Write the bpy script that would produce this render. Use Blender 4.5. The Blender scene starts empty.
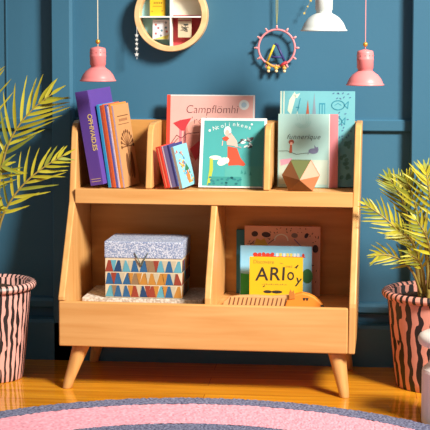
import bpy, bmesh, math, random
from mathutils import Vector, Matrix
random.seed(7)
S = bpy.context.scene
COL = S.collection
PI = math.pi
BETA = 0.0329            # the bookcase stands a touch askew to the wall
WALL = .455              # wall panel plane

# ------------------------------------------------------------------ materials
def rgb(h):
    h = h.lstrip('#')
    c = [int(h[i:i+2], 16)/255 for i in (0, 2, 4)]
    return tuple([(x/12.92 if x <= .04045 else ((x+.055)/1.055)**2.4) for x in c]+[1])
MATS = {}
def mat(h, rough=.55, metal=0, spec=.4, bump=0, bscale=200, name=None, var=0.06, vscale=30):
    key = (h, rough, metal, bump, bscale, name)
    if key in MATS: return MATS[key]
    m = bpy.data.materials.new(name or 'paint_'+h.strip('#')); m.use_nodes = True
    nt = m.node_tree; b = nt.nodes['Principled BSDF']
    b.inputs['Roughness'].default_value = rough; b.inputs['Metallic'].default_value = metal
    b.inputs['Specular IOR Level'].default_value = spec
    tc = nt.nodes.new('ShaderNodeTexCoord')
    n = nt.nodes.new('ShaderNodeTexNoise'); n.inputs['Scale'].default_value = vscale; n.inputs['Detail'].default_value = 4
    nt.links.new(tc.outputs['Object'], n.inputs['Vector'])
    mx = nt.nodes.new('ShaderNodeMix'); mx.data_type = 'RGBA'
    c = rgb(h)
    mx.inputs[6].default_value = tuple(x*(1-var) for x in c[:3])+(1,)
    mx.inputs[7].default_value = tuple(min(1, x*(1+var)) for x in c[:3])+(1,)
    nt.links.new(n.outputs['Fac'], mx.inputs[0]); nt.links.new(mx.outputs[2], b.inputs['Base Color'])
    if bump:
        n2 = nt.nodes.new('ShaderNodeTexNoise'); n2.inputs['Scale'].default_value = bscale; n2.inputs['Detail'].default_value = 3
        nt.links.new(tc.outputs['Object'], n2.inputs['Vector'])
        bp = nt.nodes.new('ShaderNodeBump'); bp.inputs['Strength'].default_value = bump; bp.inputs['Distance'].default_value = .002
        nt.links.new(n2.outputs['Fac'], bp.inputs['Height']); nt.links.new(bp.outputs[0], b.inputs['Normal'])
    MATS[key] = m
    return m
def ramp(nt, stops):
    r = nt.nodes.new('ShaderNodeValToRGB'); e = r.color_ramp.elements
    e[0].position, e[0].color = stops[0][0], stops[0][1]
    e[1].position, e[1].color = stops[1][0], stops[1][1]
    for p, c in stops[2:]:
        q = e.new(p); q.color = c
    return r
def wood(name, scale, c1, c2, rough=.42):
    m = bpy.data.materials.new(name); m.use_nodes = True
    nt = m.node_tree; b = nt.nodes['Principled BSDF']; b.inputs['Roughness'].default_value = rough
    b.inputs['Specular IOR Level'].default_value = .35
    tc = nt.nodes.new('ShaderNodeTexCoord'); mp = nt.nodes.new('ShaderNodeMapping'); mp.inputs['Scale'].default_value = scale
    nt.links.new(tc.outputs['Object'], mp.inputs['Vector'])
    n = nt.nodes.new('ShaderNodeTexNoise'); n.inputs['Scale'].default_value = 1; n.inputs['Detail'].default_value = 5; n.inputs['Distortion'].default_value = .4
    nt.links.new(mp.outputs[0], n.inputs['Vector'])
    r = ramp(nt, [(.3, rgb(c1)), (.68, rgb(c2))]); nt.links.new(n.outputs['Fac'], r.inputs[0])
    nt.links.new(r.outputs[0], b.inputs['Base Color'])
    return m
OAK1, OAK2 = '#c88f50', '#d8a466'
WOODX = wood('oak_grain_along', (2.5, 34, 34), OAK1, OAK2)
WOODZ = wood('oak_grain_upright', (34, 34, 2.5), OAK1, OAK2)
LEGW = wood('beech_leg', (40, 40, 3), '#bd8448', '#d9a463', .38)
RINGW = wood('pale_beech_rim', (20, 20, 20), '#d9ae78', '#ecc795', .5)

# ------------------------------------------------------------------ objects
def link(name, me, parent=None):
    o = bpy.data.objects.new(name, me); COL.objects.link(o)
    if parent is not None: o.parent = parent
    return o
def build(name, bm, mats, parent=None, smooth=False, bevel=0, seg=2):
    me = bpy.data.meshes.new(name)
    bmesh.ops.recalc_face_normals(bm, faces=bm.faces[:])
    bm.to_mesh(me); bm.free()
    if not isinstance(mats, (list, tuple)): mats = [mats]
    for m in mats: me.materials.append(m)
    if smooth:
        for p in me.polygons: p.use_smooth = True
    o = link(name, me, parent)
    if bevel:
        md = o.modifiers.new('bevel', 'BEVEL'); md.width = bevel; md.segments = seg; md.limit_method = 'ANGLE'; md.angle_limit = .6
        md.harden_normals = False
    return o
def tag(o, label, cat, group=None):
    o['label'] = label; o['category'] = cat
    if group: o['group'] = group
    return o
def thing(name, label, cat, M=None, group=None):
    o = link(name, None); tag(o, label, cat, group)
    if M is not None: o.matrix_world = M
    return o
def struct(o): o['kind'] = 'structure'; return o
def box(bm, x0, x1, y0, y1, z0, z1, mi=0):
    v = [bm.verts.new((x, y, z)) for z in (z0, z1) for y in (y0, y1) for x in (x0, x1)]
    for q in ((0, 1, 3, 2), (4, 6, 7, 5), (0, 4, 5, 1), (2, 3, 7, 6), (0, 2, 6, 4), (1, 5, 7, 3)):
        bm.faces.new([v[i] for i in q]).material_index = mi
def prism(bm, pts, f0, f1, mi=0):          # pts list of 2D, f0/f1 map 2D -> 3D
    a = [bm.verts.new(f0(p)) for p in pts]; b = [bm.verts.new(f1(p)) for p in pts]
    n = len(pts)
    fs = [bm.faces.new(a), bm.faces.new(b[::-1])]
    for i in range(n): fs.append(bm.faces.new((a[i], b[i], b[(i+1) % n], a[(i+1) % n])))
    for f in fs: f.material_index = mi
def lathe(bm, prof, seg=48, mi=0, c=(0, 0, 0), close=False):
    rings = []
    for r, z in prof:
        rings.append([bm.verts.new((c[0]+r*math.cos(2*PI*k/seg), c[1]+r*math.sin(2*PI*k/seg), c[2]+z)) for k in range(seg)])
    for i in range(len(rings)-1):
        for k in range(seg):
            bm.faces.new((rings[i][k], rings[i][(k+1) % seg], rings[i+1][(k+1) % seg], rings[i+1][k])).material_index = mi
    if close:
        bm.faces.new(rings[0][::-1]).material_index = mi; bm.faces.new(rings[-1]).material_index = mi
def tube(bm, pts, rad, seg=8, mi=0, closed=False):
    pts = [Vector(p) for p in pts]; n = len(pts); rings = []
    prev = None
    for i, p in enumerate(pts):
        if closed: t = (pts[(i+1) % n]-pts[i-1]).normalized()
        else: t = (pts[min(i+1, n-1)]-pts[max(i-1, 0)]).normalized()
        if prev is None:
            a = Vector((0, 1, 0)) if abs(t.y) < .9 else Vector((1, 0, 0))
            u = t.cross(a).normalized()
        else: u = (prev-t*prev.dot(t)).normalized()
        prev = u; w = t.cross(u)
        r = rad(i/(n-1)) if callable(rad) else rad
        rings.append([bm.verts.new(p+u*r*math.cos(2*PI*k/seg)+w*r*math.sin(2*PI*k/seg)) for k in range(seg)])
    m = n if closed else n-1
    for i in range(m):
        A, B = rings[i], rings[(i+1) % n]
        for k in range(seg): bm.faces.new((A[k], A[(k+1) % seg], B[(k+1) % seg], B[k])).material_index = mi
    if not closed:
        bm.faces.new(rings[0][::-1]).material_index = mi; bm.faces.new(rings[-1]).material_index = mi
def smooth_path(pts, n=8):
    P = [Vector(p) for p in pts]; P = [2*P[0]-P[1]]+P+[2*P[-1]-P[-2]]; out = []
    for i in range(1, len(P)-2):
        for k in range(n):
            t = k/n; a, b, c, d = P[i-1:i+3]
            out.append(.5*((2*b)+(c-a)*t+(2*a-5*b+4*c-d)*t*t+(3*b-a-3*c+d)*t**3))
    out.append(P[-2]); return out
def ball(bm, c, r, mi=0, sub=2, sc=(1, 1, 1)):
    g = bmesh.ops.create_icosphere(bm, subdivisions=sub, radius=r, matrix=Matrix.Translation(c) @ Matrix.Diagonal((*sc, 1)))
    for v in g['verts']:
        for f in v.link_faces: f.material_index = mi
def cov(o):
    for c in o.children:
        if c.name.split('.')[0] == 'cover': return c
    return o
def textob(s, size, m, parent, loc, name='title', rot=(PI/2, 0, 0), shear=0, ext=.0003, align='LEFT', space=1.0, fat=0, sx=1):
    cu = bpy.data.curves.new('t', 'FONT'); cu.body = s; cu.size = size; cu.extrude = ext; cu.shear = shear; cu.align_x = align
    cu.space_character = space; cu.offset = fat
    tmp = bpy.data.objects.new('t', cu); COL.objects.link(tmp)
    me = bpy.data.meshes.new_from_object(tmp); bpy.data.objects.remove(tmp); bpy.data.curves.remove(cu)
    me.name = name; me.materials.clear(); me.materials.append(m)
    o = link(name, me, cov(parent)); o.location = loc; o.rotation_euler = rot; o.scale = (sx, 1, 1)
    return o
B = Matrix.Rotation(-BETA, 4, 'Z')        # frame of the bookcase
def BM(x, y, z, R=None): return B @ Matrix.Translation((x, y, z)) @ (R if R is not None else Matrix())

# ------------------------------------------------------------------ camera
yaw, pitch, roll = .0924, .0769, .0009
fw = Vector((-math.sin(yaw)*math.cos(pitch), math.cos(yaw)*math.cos(pitch), -math.sin(pitch)))
rt = Vector((math.cos(yaw), math.sin(yaw), 0)); up = rt.cross(fw)
r2 = rt*math.cos(roll)+up*math.sin(roll); u2 = -rt*math.sin(roll)+up*math.cos(roll)
cam = bpy.data.cameras.new('camera'); co = bpy.data.objects.new('camera', cam); COL.objects.link(co)
co.matrix_world = Matrix(((r2.x, u2.x, -fw.x, .4229), (r2.y, u2.y, -fw.y, -4.2313), (r2.z, u2.z, -fw.z, 1.1097), (0, 0, 0, 1)))
cam.sensor_fit = 'HORIZONTAL'; cam.sensor_width = 36; cam.lens = 1399.64/430*36
cam.shift_y = (141.7228-215)/430
S.camera = co

# ------------------------------------------------------------------ room shell
BLUE = mat('#3a6a84', .42, bump=.12, bscale=60, name='blue_wall_paint', var=.05, vscale=4)
bm = bmesh.new(); box(bm, -2.6, 2.8, WALL, WALL+.1, 0, 2.5)
struct(build('wall_back', bm, BLUE))
def pil(n, x0, x1):
    bm = bmesh.new(); d = .052; e = .010
    pts = [(x0, WALL), (x0, WALL-d+e*.3), (x0+e*.3, WALL-d), (x1-e, WALL-d), (x1, WALL-d+e*.9), (x1, WALL)]
    prism(bm, pts, lambda p: (p[0], p[1], 0), lambda p: (p[0], p[1], 2.5))
    struct(build('trim_%d' % n, bm, BLUE))
pil(1, -.5585, -.4875); pil(2, .6425, .716)
def rail(n, x0, x1, prof):
    bm = bmesh.new(); prism(bm, prof, lambda p: (x0, WALL-p[0], p[1]), lambda p: (x1, WALL-p[0], p[1]))
    struct(build('trim_%d' % n, bm, BLUE))
dado = [(0, .786), (.012, .786), (.016, .790), (.016, .822), (.012, .826), (0, .826)]
low = [(0, .168), (.012, .170), (.020, .178), (.020, .196), (.012, .206), (0, .208)]
k = 3
for x0, x1 in ((-2.0, -.563), (-.4865, .6445), (.7205, 2.4)):
    rail(k, x0, x1, dado); k += 1
    rail(k, x0, x1, low); k += 1
bm = bmesh.new()
prism(bm, [(0, 0), (.052, 0), (.052, .128), (.046, .1385), (0, .1385)], lambda p: (-2.6, WALL-p[0], p[1]), lambda p: (2.8, WALL-p[0], p[1]))
struct(build('baseboard_back', bm, BLUE))
# thin panel mouldings
for x0 in (-.727, .905):
    bm = bmesh.new(); prism(bm, [(x0, WALL), (x0, WALL-.004), (x0+.004, WALL-.006), (x0+.006, WALL)], lambda p: (p[0], p[1], .83), lambda p: (p[0], p[1], 2.5))
    struct(build('trim_%d' % k, bm, BLUE)); k += 1
BRASSR = mat('#b88a3a', .35, metal=.8, name='brass_rod')
# rail above the picture from which lamps hang
bm = bmesh.new(); box(bm, -2.6, 2.8, WALL-.15, WALL, 1.95, 1.985)
struct(build('trim_%d' % k, bm, BLUE))

bm = bmesh.new(); tube(bm, [(-2.6, .10, 1.96), (2.8, .10, 1.96)], .012, 16); box(bm, -2.6, -2.57, .1, WALL, 1.95, 1.97); box(bm, 2.77, 2.8, .1, WALL, 1.95, 1.97)
struct(build('trim_%d' % (k+1), bm, BRASSR))

# floor : glossy orange boards running along the wall
m = bpy.data.materials.new('varnished_floor_boards'); m.use_nodes = True; nt = m.node_tree; b = nt.nodes['Principled BSDF']
b.inputs['Roughness'].default_value = .06; b.inputs['Specular IOR Level'].default_value = .45
tc = nt.nodes.new('ShaderNodeTexCoord'); mp = nt.nodes.new('ShaderNodeMapping'); mp.inputs['Scale'].default_value = (1.5, 26, 1)
nt.links.new(tc.outputs['Object'], mp.inputs['Vector'])
n = nt.nodes.new('ShaderNodeTexNoise'); n.inputs['Scale'].default_value = 1.6; n.inputs['Detail'].default_value = 6; n.inputs['Distortion'].default_value = .5
nt.links.new(mp.outputs[0], n.inputs['Vector'])
r = ramp(nt, [(.3, rgb('#cc7f1a')), (.7, rgb('#eda428'))]); nt.links.new(n.outputs['Fac'], r.inputs[0])
br = nt.nodes.new('ShaderNodeTexBrick'); br.inputs['Scale'].default_value = 1; br.inputs['Brick Width'].default_value = 1.3; br.inputs['Row Height'].default_value = .105
br.inputs['Mortar Size'].default_value = .0012; br.inputs['Color1'].default_value = (1, 1, 1, 1); br.inputs['Color2'].default_value = (.74, .70, .64, 1); br.inputs['Mortar'].default_value = (.35, .25, .18, 1)
nt.links.new(tc.outputs['Object'], br.inputs['Vector'])
mx = nt.nodes.new('ShaderNodeMix'); mx.data_type = 'RGBA'; mx.blend_type = 'MULTIPLY'; mx.inputs[0].default_value = .8
nt.links.new(r.outputs[0], mx.inputs[6]); nt.links.new(br.outputs['Color'], mx.inputs[7]); nt.links.new(mx.outputs[2], b.inputs['Base Color'])
bm = bmesh.new(); box(bm, -2.6, 2.8, -5.2, WALL+.1, -.05, 0)
struct(build('floor', bm, m))

# ------------------------------------------------------------------ rug
def rugmat(name, c1, c2, sc):
    m = bpy.data.materials.new(name); m.use_nodes = True; nt = m.node_tree; b = nt.nodes['Principled BSDF']; b.inputs['Roughness'].default_value = .95
    b.inputs['Specular IOR Level'].default_value = .1
    tc = nt.nodes.new('ShaderNodeTexCoord'); n = nt.nodes.new('ShaderNodeTexNoise'); n.inputs['Scale'].default_value = sc; n.inputs['Detail'].default_value = 3
    nt.links.new(tc.outputs['Object'], n.inputs['Vector']); r = ramp(nt, [(.36, rgb(c1)), (.62, rgb(c2))]); nt.links.new(n.outputs['Fac'], r.inputs[0])
    nt.links.new(r.outputs[0], b.inputs['Base Color']); return m
NAVYR = rugmat('slate_blue_wool', '#50526c', '#82849c', 150); PINKR = rugmat('pink_wool', '#e39aa9', '#eaa9b6', 60)
rug = thing('round_rug', 'round tufted wool rug with slate blue and pink rings on the floor', 'rug', Matrix.Translation((.035, -1.085, 0)))
def ring(r0, r1, m, name):
    bm = bmesh.new(); seg = 900; step = .0065; nr = max(1, round((r1-r0)/step)); rows = []
    edge = [random.uniform(-.0035, .0035) for _ in range(seg)]
    for i in range(nr+1):
        rr = r0+(r1-r0)*i/nr; row = []
        for s in range(seg):
            a = 2*PI*s/seg; q = rr+random.uniform(-.002, .002)
            if i == nr: q += edge[s] if r1 > .98 else 0
            z = .012+random.uniform(-.0014, .0014)
            if i == nr and r1 > .98: z = .001
            row.append(bm.verts.new((q*math.cos(a), q*math.sin(a), z)))
        rows.append(row)
    for i in range(nr):
        for s in range(seg): bm.faces.new((rows[i][s], rows[i+1][s], rows[i+1][(s+1) % seg], rows[i][(s+1) % seg]))
    o = build(name, bm, m, rug); return o
ring(.922, 1.0, NAVYR, 'rug_band'); ring(.714, .922, PINKR, 'rug_band'); ring(.634, .714, NAVYR, 'rug_band'); ring(.42, .634, PINKR, 'rug_band'); ring(.02, .42, NAVYR, 'rug_centre')

# ------------------------------------------------------------------ bookcase
bc = thing('bookcase', 'low oak bookcase with slanted sides and splayed tapered legs against the blue wall', 'bookcase', B.copy())
def yz(bm, pts, x0, x1, mi=0): prism(bm, pts, lambda p: (x0, p[0], p[1]), lambda p: (x1, p[0], p[1]), mi)
topc = [(.175, .57), (.188, .617), (.222, .755), (.232, .790), (.240, .807), (.254, .819), (.275, .826), (.413, .826), (.413, .1375)]
for s in (-1, 1):
    bm = bmesh.new()
    if s < 0: pts = [(.0195, .1375), (.0195, .279), (.001, .280), (.003, .292), (.03, .335)]+topc
    else: pts = [(0, .1375), (0, .280), (.003, .292), (.03, .335)]+topc
    yz(bm, pts, *sorted((s*.46, s*.439)))
    for v in bm.verts: v.co.x += s*.010*(v.co.z-.1375)/.69
    build('side_panel', bm, WOODZ, bc, bevel=.004, seg=3)
bm = bmesh.new(); box(bm, -.4385, .4385, .402, .413, .16, .823)
for v in bm.verts: v.co.x += math.copysign(.010, v.co.x)*(v.co.z-.1375)/.69
build('back_panel', bm, wood('oak_back', (3, 34, 26), '#b87f42', '#cf9652'), bc, bevel=.002)
bm = bmesh.new(); box(bm, -.46, .4385, 0, .019, .1375, .2785); build('front_board', bm, WOODX, bc, bevel=.0045, seg=3)
bm = bmesh.new(); box(bm, -.4385, .4385, .0195, .413, .138, .160); build('bottom_board', bm, WOODX, bc)
bm = bmesh.new(); box(bm, -.4385, .4385, .0195, .4015, .228, .245); build('compartment_floor', bm, WOODX, bc)
bm = bmesh.new(); box(bm, -.445, .445, .172, .194, .566, .6125); box(bm, -.445, .445, .194, .4015, .590, .608)
build('shelf_board', bm, WOODX, bc, bevel=.002)
for x0 in (-.2195, .161):
    bm = bmesh.new(); yz(bm, [(.1945, .6125), (.1945, .618), (.222, .752), (.231, .787), (.240, .803), (.256, .815), (.28, .821), (.4015, .822), (.4015, .6125)], x0, x0+.0205)
    build('upper_divider', bm, WOODZ, bc, bevel=.004, seg=3)
bm = bmesh.new(); yz(bm, [(.0195, .2455), (.0195, .295), (.045, .35), (.175, .565), (.19, .5655), (.195, .5895), (.4015, .5895), (.4015, .2455)], -.004, .0165)
build('lower_divider', bm, WOODZ, bc, bevel=.004, seg=3)
def leg(x0, y0, x1, y1):
    bm = bmesh.new(); rings = []; n = 14; seg = 24
    for i in range(n+1):
        t = i/n; z = .1375*(1-t); r = .0285*(1-t)+.0145*t
        if i == n: r *= .9
        if i == n-1: z = .003; 
        rings.append([bm.verts.new((x0+(x1-x0)*t+r*math.cos(2*PI*k/seg), y0+(y1-y0)*t+r*math.sin(2*PI*k/seg), z)) for k in range(seg)])
    for i in range(n):
        for k in range(seg): bm.faces.new((rings[i][k], rings[i][(k+1) % seg], rings[i+1][(k+1) % seg], rings[i+1][k]))
    bm.faces.new(rings[0]); bm.faces.new(rings[-1])
    build('leg', bm, LEGW, bc, smooth=True)
leg(-.397, .052, -.441, .018); leg(.402, .052, .430, .016); leg(-.397, .362, -.432, .378); leg(.402, .362, .432, .378)

# ------------------------------------------------------------------ books
PAGE = mat('#e8dcc4', .8, bump=.3, bscale=300, name='paper_page_block')
BOOKN = 0
def book(name, label, M, w, h, t, cover, spine=None, page=None, group='books on the upper shelf', lift=None, bt=.002):
    """left-bottom-front corner at the origin; cover faces -y, spine faces -x"""
    R = M.to_3x3()
    pts = [R @ Vector((x, y, z)) for x in (0, w) for y in (0, t) for z in (0, h)]
    dz = -min(p.z for p in pts)+.0006
    M = Matrix.Translation((0, 0, dz)) @ M
    root = thing(name, label, 'book', M, group)
    bm = bmesh.new(); box(bm, 0, w, 0, bt, 0, h, 0); box(bm, 0, w, t-bt, t, 0, h, 0); box(bm, 0, bt, bt, t-bt, 0, h, 1)
    build('cover', bm, [cover, spine or cover], root, bevel=.0007)
    bm = bmesh.new(); box(bm, bt, w-.003, bt+.0001, t-bt-.0001, .003, h-.003); build('pages', bm, page or PAGE, root)
    return root
class Art:                                  # flat printed shapes on a front cover, (x, z) in metres
    def __init__(s): s.bm = bmesh.new(); s.m = []; s.l = 0
    def mi(s, m):
        if m not in s.m: s.m.append(m)
        return s.m.index(m)
    def poly(s, pts, m, lay=0):
        i = s.mi(m); y = -.0003-.00025*lay
        prism(s.bm, pts, lambda p: (p[0], y, p[1]), lambda p: (p[0], -.00005, p[1]), i)
    def ell(s, cx, cz, rx, rz, m, lay=0, n=14, rot=0):
        s.poly([(cx+rx*math.cos(a)*math.cos(rot)-rz*math.sin(a)*math.sin(rot), cz+rx*math.cos(a)*math.sin(rot)+rz*math.sin(a)*math.cos(rot)) for a in [2*PI*k/n for k in range(n)]], m, lay)
    def line(s, pts, w, m, lay=0):
        for a, b in zip(pts[:-1], pts[1:]):
            d = Vector((b[0]-a[0], b[1]-a[1])); 
            if d.length < 1e-6: continue
            d.normalize(); q = Vector((-d.y, d.x))*w/2; e = d*w*.3
            s.poly([(a[0]-e.x+q.x, a[1]-e.y+q.y), (a[0]-e.x-q.x, a[1]-e.y-q.y), (b[0]+e.x-q.x, b[1]+e.y-q.y), (b[0]+e.x+q.x, b[1]+e.y+q.y)], m, lay)
    def rect(s, x0, x1, z0, z1, m, lay=0): s.poly([(x0, z0), (x1, z0), (x1, z1), (x0, z1)], m, lay)
    def done(s, parent, name='illustration'): return build(name, s.bm, s.m, cov(parent))
def Rz(d): return Matrix.Rotation(math.radians(d), 4, 'Z')
def Ry(d): return Matrix.Rotation(math.radians(d), 4, 'Y')
def Rx(d): return Matrix.Rotation(math.radians(d), 4, 'X')
ZU = .6085

PURPLE = mat('#5c3f94', .5, name='purple_cloth', bump=.1, bscale=300)
GOLD = mat('#e6c87a', .4, name='pale_gold_foil')
# purple binder, spine to the front, leaning left
lean, phi = 9.6, 14
o = book('purple_book', 'tall thick purple hardback with gold spine lettering leaning left on the upper shelf', BM(-.4035, .222, ZU, Ry(-lean) @ Rz(90-phi) @ Matrix.Translation((0, -.046, 0))), .172, .308, .046, PURPLE, PURPLE)
textob('OPHIVAID.ES', .0225, GOLD, o, (-.0004, .015, .232), rot=(PI/2, PI/2, -PI/2), ext=.0002, space=.92, fat=.0002)
bm = bmesh.new()
for z0 in (.012, .02): box(bm, -.0005, 0, .006, .04, z0, z0+.0012)
build('spine_line', bm, GOLD, cov(o))
# thin books leaning on it, spines to the front
thin = [('#2f8fb8', .0085, .272, 'thin bright blue book with a speckled spine, nearest the tall purple book', 'blue'),
        ('#a8452c', .0075, .270, 'thin rust red book between the blue one and the dark red one', 'rust'),
        ('#d0602c', .0060, .274, 'thin orange red book in the middle of the leaning thin books', 'orange red'),
        ('#5a5a9c', .0065, .272, 'thin violet blue book third from the tan covered book', 'violet'),
        ('#c9b6c4', .0045, .268, 'very thin pale lilac book beside the violet blue one', 'lilac'),
        ('#dc8a3c', .0075, .274, 'thin bright orange book just behind the tan covered one', 'orange')]
x = -.3480
THG = 'thin books leaning on the purple book'
for hx, t, h, lb, nm in thin:
    t *= 1.12
    mm = mat(hx, .5, name=nm.replace(' ', '_')+'_cover', var=.25, vscale=220)
    w = .118
    # rotation places the spine (x=0) at the front ; each starts one thickness to the right
    o = book('thin_book', lb, BM(x, .236, ZU, Ry(-lean+1.2) @ Rz(90-phi) @ Matrix.Translation((0, -t, 0))), w, h, t, mm, mm, group=THG, bt=.0012)
    x += (t*math.sin(math.radians(90-phi))+.0007)/math.cos(math.radians(lean))
TAN = mat('#bf8c5c', .6, name='tan_card', var=.12, vscale=25)
BRN = mat('#6d4526', .7, name='brown_ink')
o = book('thin_book', 'tan covered book with a brown plant drawing, outermost of the leaning thin books', BM(x, .235, ZU, Ry(-lean+1.2) @ Rz(90-phi) @ Matrix.Translation((0, -.007, 0))), .118, .270, .007, TAN, mat('#b9a2b8', .6, name='mauve_spine'), group=THG, bt=.0012)
a = Art()
a.line([(.02, .232), (.10, .232)], .003, BRN); a.line([(.02, .205), (.10, .205)], .002, BRN); a.line([(.03, .219), (.09, .219)], .009, mat('#9a6a44', .7, name='faded_brown_ink'))
for q in range(11):
    an = PI*q/10; a.line([(.066, .13), (.066+.045*math.cos(an), .13+.05*math.sin(an))], .0035, BRN)
    a.ell(.066+.045*math.cos(an), .13+.05*math.sin(an), .006, .006, BRN)
a.line([(.066, .13), (.068, .03)], .005, BRN); a.ell(.05, .07, .012, .04, BRN); a.ell(.085, .065, .012, .045, BRN)
a.done(o)

# pink picture book at the back, middle bay
PINKC = mat('#dba49c', .55, name='dusty_pink_cover'); REDS = mat('#d8402f', .5, name='red_spine')
DK = mat('#5f2f2f', .6, name='maroon_ink'); WHT = mat('#d6dad8', .6, name='white_print')
o = book('picture_book', 'large dusty pink picture book with red spine standing at the back of the middle bay', BM(-.179, .349, ZU, Rx(-8)), .293, .300, .013, PINKC, REDS)
a = Art(); a.rect(0, .012, .001, .299, REDS); a.rect(.012, .292, .2965, .2997, WHT); a.rect(.2885, .2925, .004, .2965, WHT)
a.ell(.258, .267, .017, .017, WHT); a.ell(.258, .267, .009, .009, mat('#a9c3d2', .6, name='pale_blue_print'), 1)
RB = mat('#b8323a', .6, name='crimson_print'); RB2 = mat('#b9776b', .6, name='rose_brown_print'); 
a.poly([(.022, .205), (.045, .215), (.083, .222), (.07, .2), (.062, .18), (.05, .18)], RB, 1)
a.rect(.043, .052, .08, .19, mat('#d0707c', .6, name='rose_print')); a.rect(.058, .066, .08, .19, mat('#d0707c', .6, name='rose_print'))
a.ell(.105, .15, .05, .065, RB2); a.ell(.1, .19, .03, .025, mat('#cf9384', .6, name='blush_print'), 1)
a.poly([(.08, .12), (.12, .155), (.13, .13), (.1, .08)], RB, 2)
for q in range(6): a.line([(.018, .13-.012*q), (.04, .155-.02*q)], .0022, DK, 2)
a.line([(.018, .14), (.035, .165), (.05, .155), (.07, .17), (.11, .175)], .0022, DK, 2)
a.done(o)
textob('Campfl\u00f6mhi', .0385, DK, o, (.063, -.0003, .239), shear=.12, space=1.0, sx=.93, fat=-.0006)
textob("'rol..\u00f6", .034, DK, o, (.08, -.0003, .203), shear=.12, space=1.15, fat=-.0005)
# teal book in front
TEAL = mat('#429a98', .5, name='teal_cover'); TEALD = mat('#2f8580', .55, name='deep_teal_print')
o = book('picture_book', 'teal picture book with white border and a red-skirted woman, in front of the pink book', BM(-.0575, .268, ZU, Rx(-18)), .2165, .233, .012, WHT, WHT)
a = Art(); W_, H_ = .2165, .233
a.rect(.011, W_-.007, .005, H_-.009, TEAL)
a.rect(.085, W_-.007, .005, .072, mat('#4a9c94', .6, name='sea_green_print'), 1)
a.rect(.03, .14, .005, .036, TEALD, 2)
SK = mat('#dfa99b', .6, name='skin_print'); SKT = mat('#c4472c', .6, name='red_skirt_print'); DKB = mat('#403538', .6, name='charcoal_print')
a.poly([(.091, .138), (.122, .132), (.134, .1), (.152, .078), (.146, .072), (.128, .075), (.096, .073), (.092, .1)], SKT, 2)
a.poly([(.089, .142), (.085, .165), (.09, .178), (.1, .183), (.11, .17), (.121, .155), (.124, .134), (.108, .14)], SK, 3)
a.ell(.089, .188, .012, .017, WHT, 3); a.ell(.088, .183, .007, .010, SK, 4)
a.poly([(.072, .165), (.082, .171), (.09, .169), (.095, .164), (.088, .155), (.078, .157)], SKT, 4); a.line([(.074, .155), (.073, .14)], .0025, SK, 3)
for q in range(16):
    a.ell(.13+random.random()*.042, .148+random.uniform(-.015, .018), .008, .003, random.choice([DKB, WHT, DKB, mat('#8a8e90', .6, name='grey_print')]), 4, 8, random.uniform(-.8, .8))
a.ell(.076, .086, .018, .012, mat('#e3e2cb', .6, name='cream_print'), 3, rot=.5); a.ell(.052, .099, .020, .007, mat('#e3e2cb', .6, name='cream_print'), 3); a.ell(.09, .09, .008, .01, mat('#e3e2cb', .6, name='cream_print'), 4)
a.poly([(.028, .008), (.037, .008), (.046, .06), (.044, .098), (.034, .098), (.034, .06)], mat('#a8b23a', .6, name='olive_print'), 3)
for q in range(22): a.ell(random.uniform(.032, .138), random.uniform(.008, .034), .005, .0035, mat('#1f6f74', .6, name='dark_teal_print'), 4, 6)
for px_, pz in ((.137, .052), (.148, .05), (.165, .047)): a.poly([(px_, pz-.006), (px_+.008, pz-.004), (px_+.003, pz+.008)], TEALD, 4)
a.ell(.03, .19, .004, .004, WHT, 3); a.ell(.168, .212, .0035, .0035, WHT, 3)
a.done(o)
for i, ch in enumerate('Ncolinkens'):
    u = i/9; textob(ch, .019, WHT, o, (.04+.013*i, -.0007, .190+.016*math.sin(PI*min(1, u*1.0))*.8+.006*u), name='title', rot=(PI/2, -.45*(.5-u), 0))
# small leaning trio
SMG = 'small books leaning at the left of the middle bay'
lean2, phi2 = 13, 17
x = -.1590
REDB = mat('#cf3d2c', .45, name='tomato_red_cover')
M_ = lambda x, t, y=.213: BM(x, y, ZU, Ry(-lean2) @ Rz(90-phi2) @ Matrix.Translation((0, -t, 0)))
o = book('small_book', 'small tomato red book leaning left beside the middle bay divider', M_(x, .0175), .10, .136, .0175, REDB, REDB, group=SMG)
bm = bmesh.new(); box(bm, -.0004, 0, .0075, .0105, .004, .132); build('spine_line', bm, mat('#e58a6a', .5, name='salmon_print'), cov(o))
x += .0183
o = book('small_book', 'small book with white, violet and navy striped spine between the red and pale blue ones', M_(x, .0285), .10, .136, .0285, mat('#3a3a70', .6, name='navy_cover'), mat('#cfcbd6', .6, name='lilac_white_cover'), group=SMG)
bm = bmesh.new(); box(bm, -.0006, 0, .007, .0205, .0001, .1359, 0); box(bm, -.0006, 0, .0, .007, .0001, .1359, 1); build('spine_stripe', bm, [mat('#6f6796', .6, name='violet_print'), mat('#2f2f66', .6, name='navy_print')], cov(o))
x += .0298
SKY = mat('#7fbccb', .5, name='sky_blue_cover')
o = book('small_book', 'small pale blue book with printed flowers, front one of the leaning trio', M_(x, .0125), .10, .137, .0125, SKY, mat('#a8927e', .6, name='taupe_spine'), group=SMG)
a = Art(); cols = [mat(c, .6, name='floral_'+n_) for c, n_ in (('#d0773a', 'orange'), ('#2e6b46', 'green'), ('#c9a03a', 'ochre'), ('#3d6f9a', 'blue'), ('#b5564a', 'red'))]
for q in range(46):
    t_ = random.random(); a.ell(.022+.045*(1-t_)+random.uniform(-.02, .025), .012+.108*t_, random.uniform(.002, .006), random.uniform(.003, .006), random.choice(cols), q % 3, 7, random.random()*3)
a.poly([(.05, .03), (.062, .055), (.072, .03), (.064, .01), (.053, .01)], cols[0], 4); a.poly([(.045, .055), (.06, .075), (.075, .055), (.06, .05)], cols[1], 4)
a.done(o)
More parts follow.
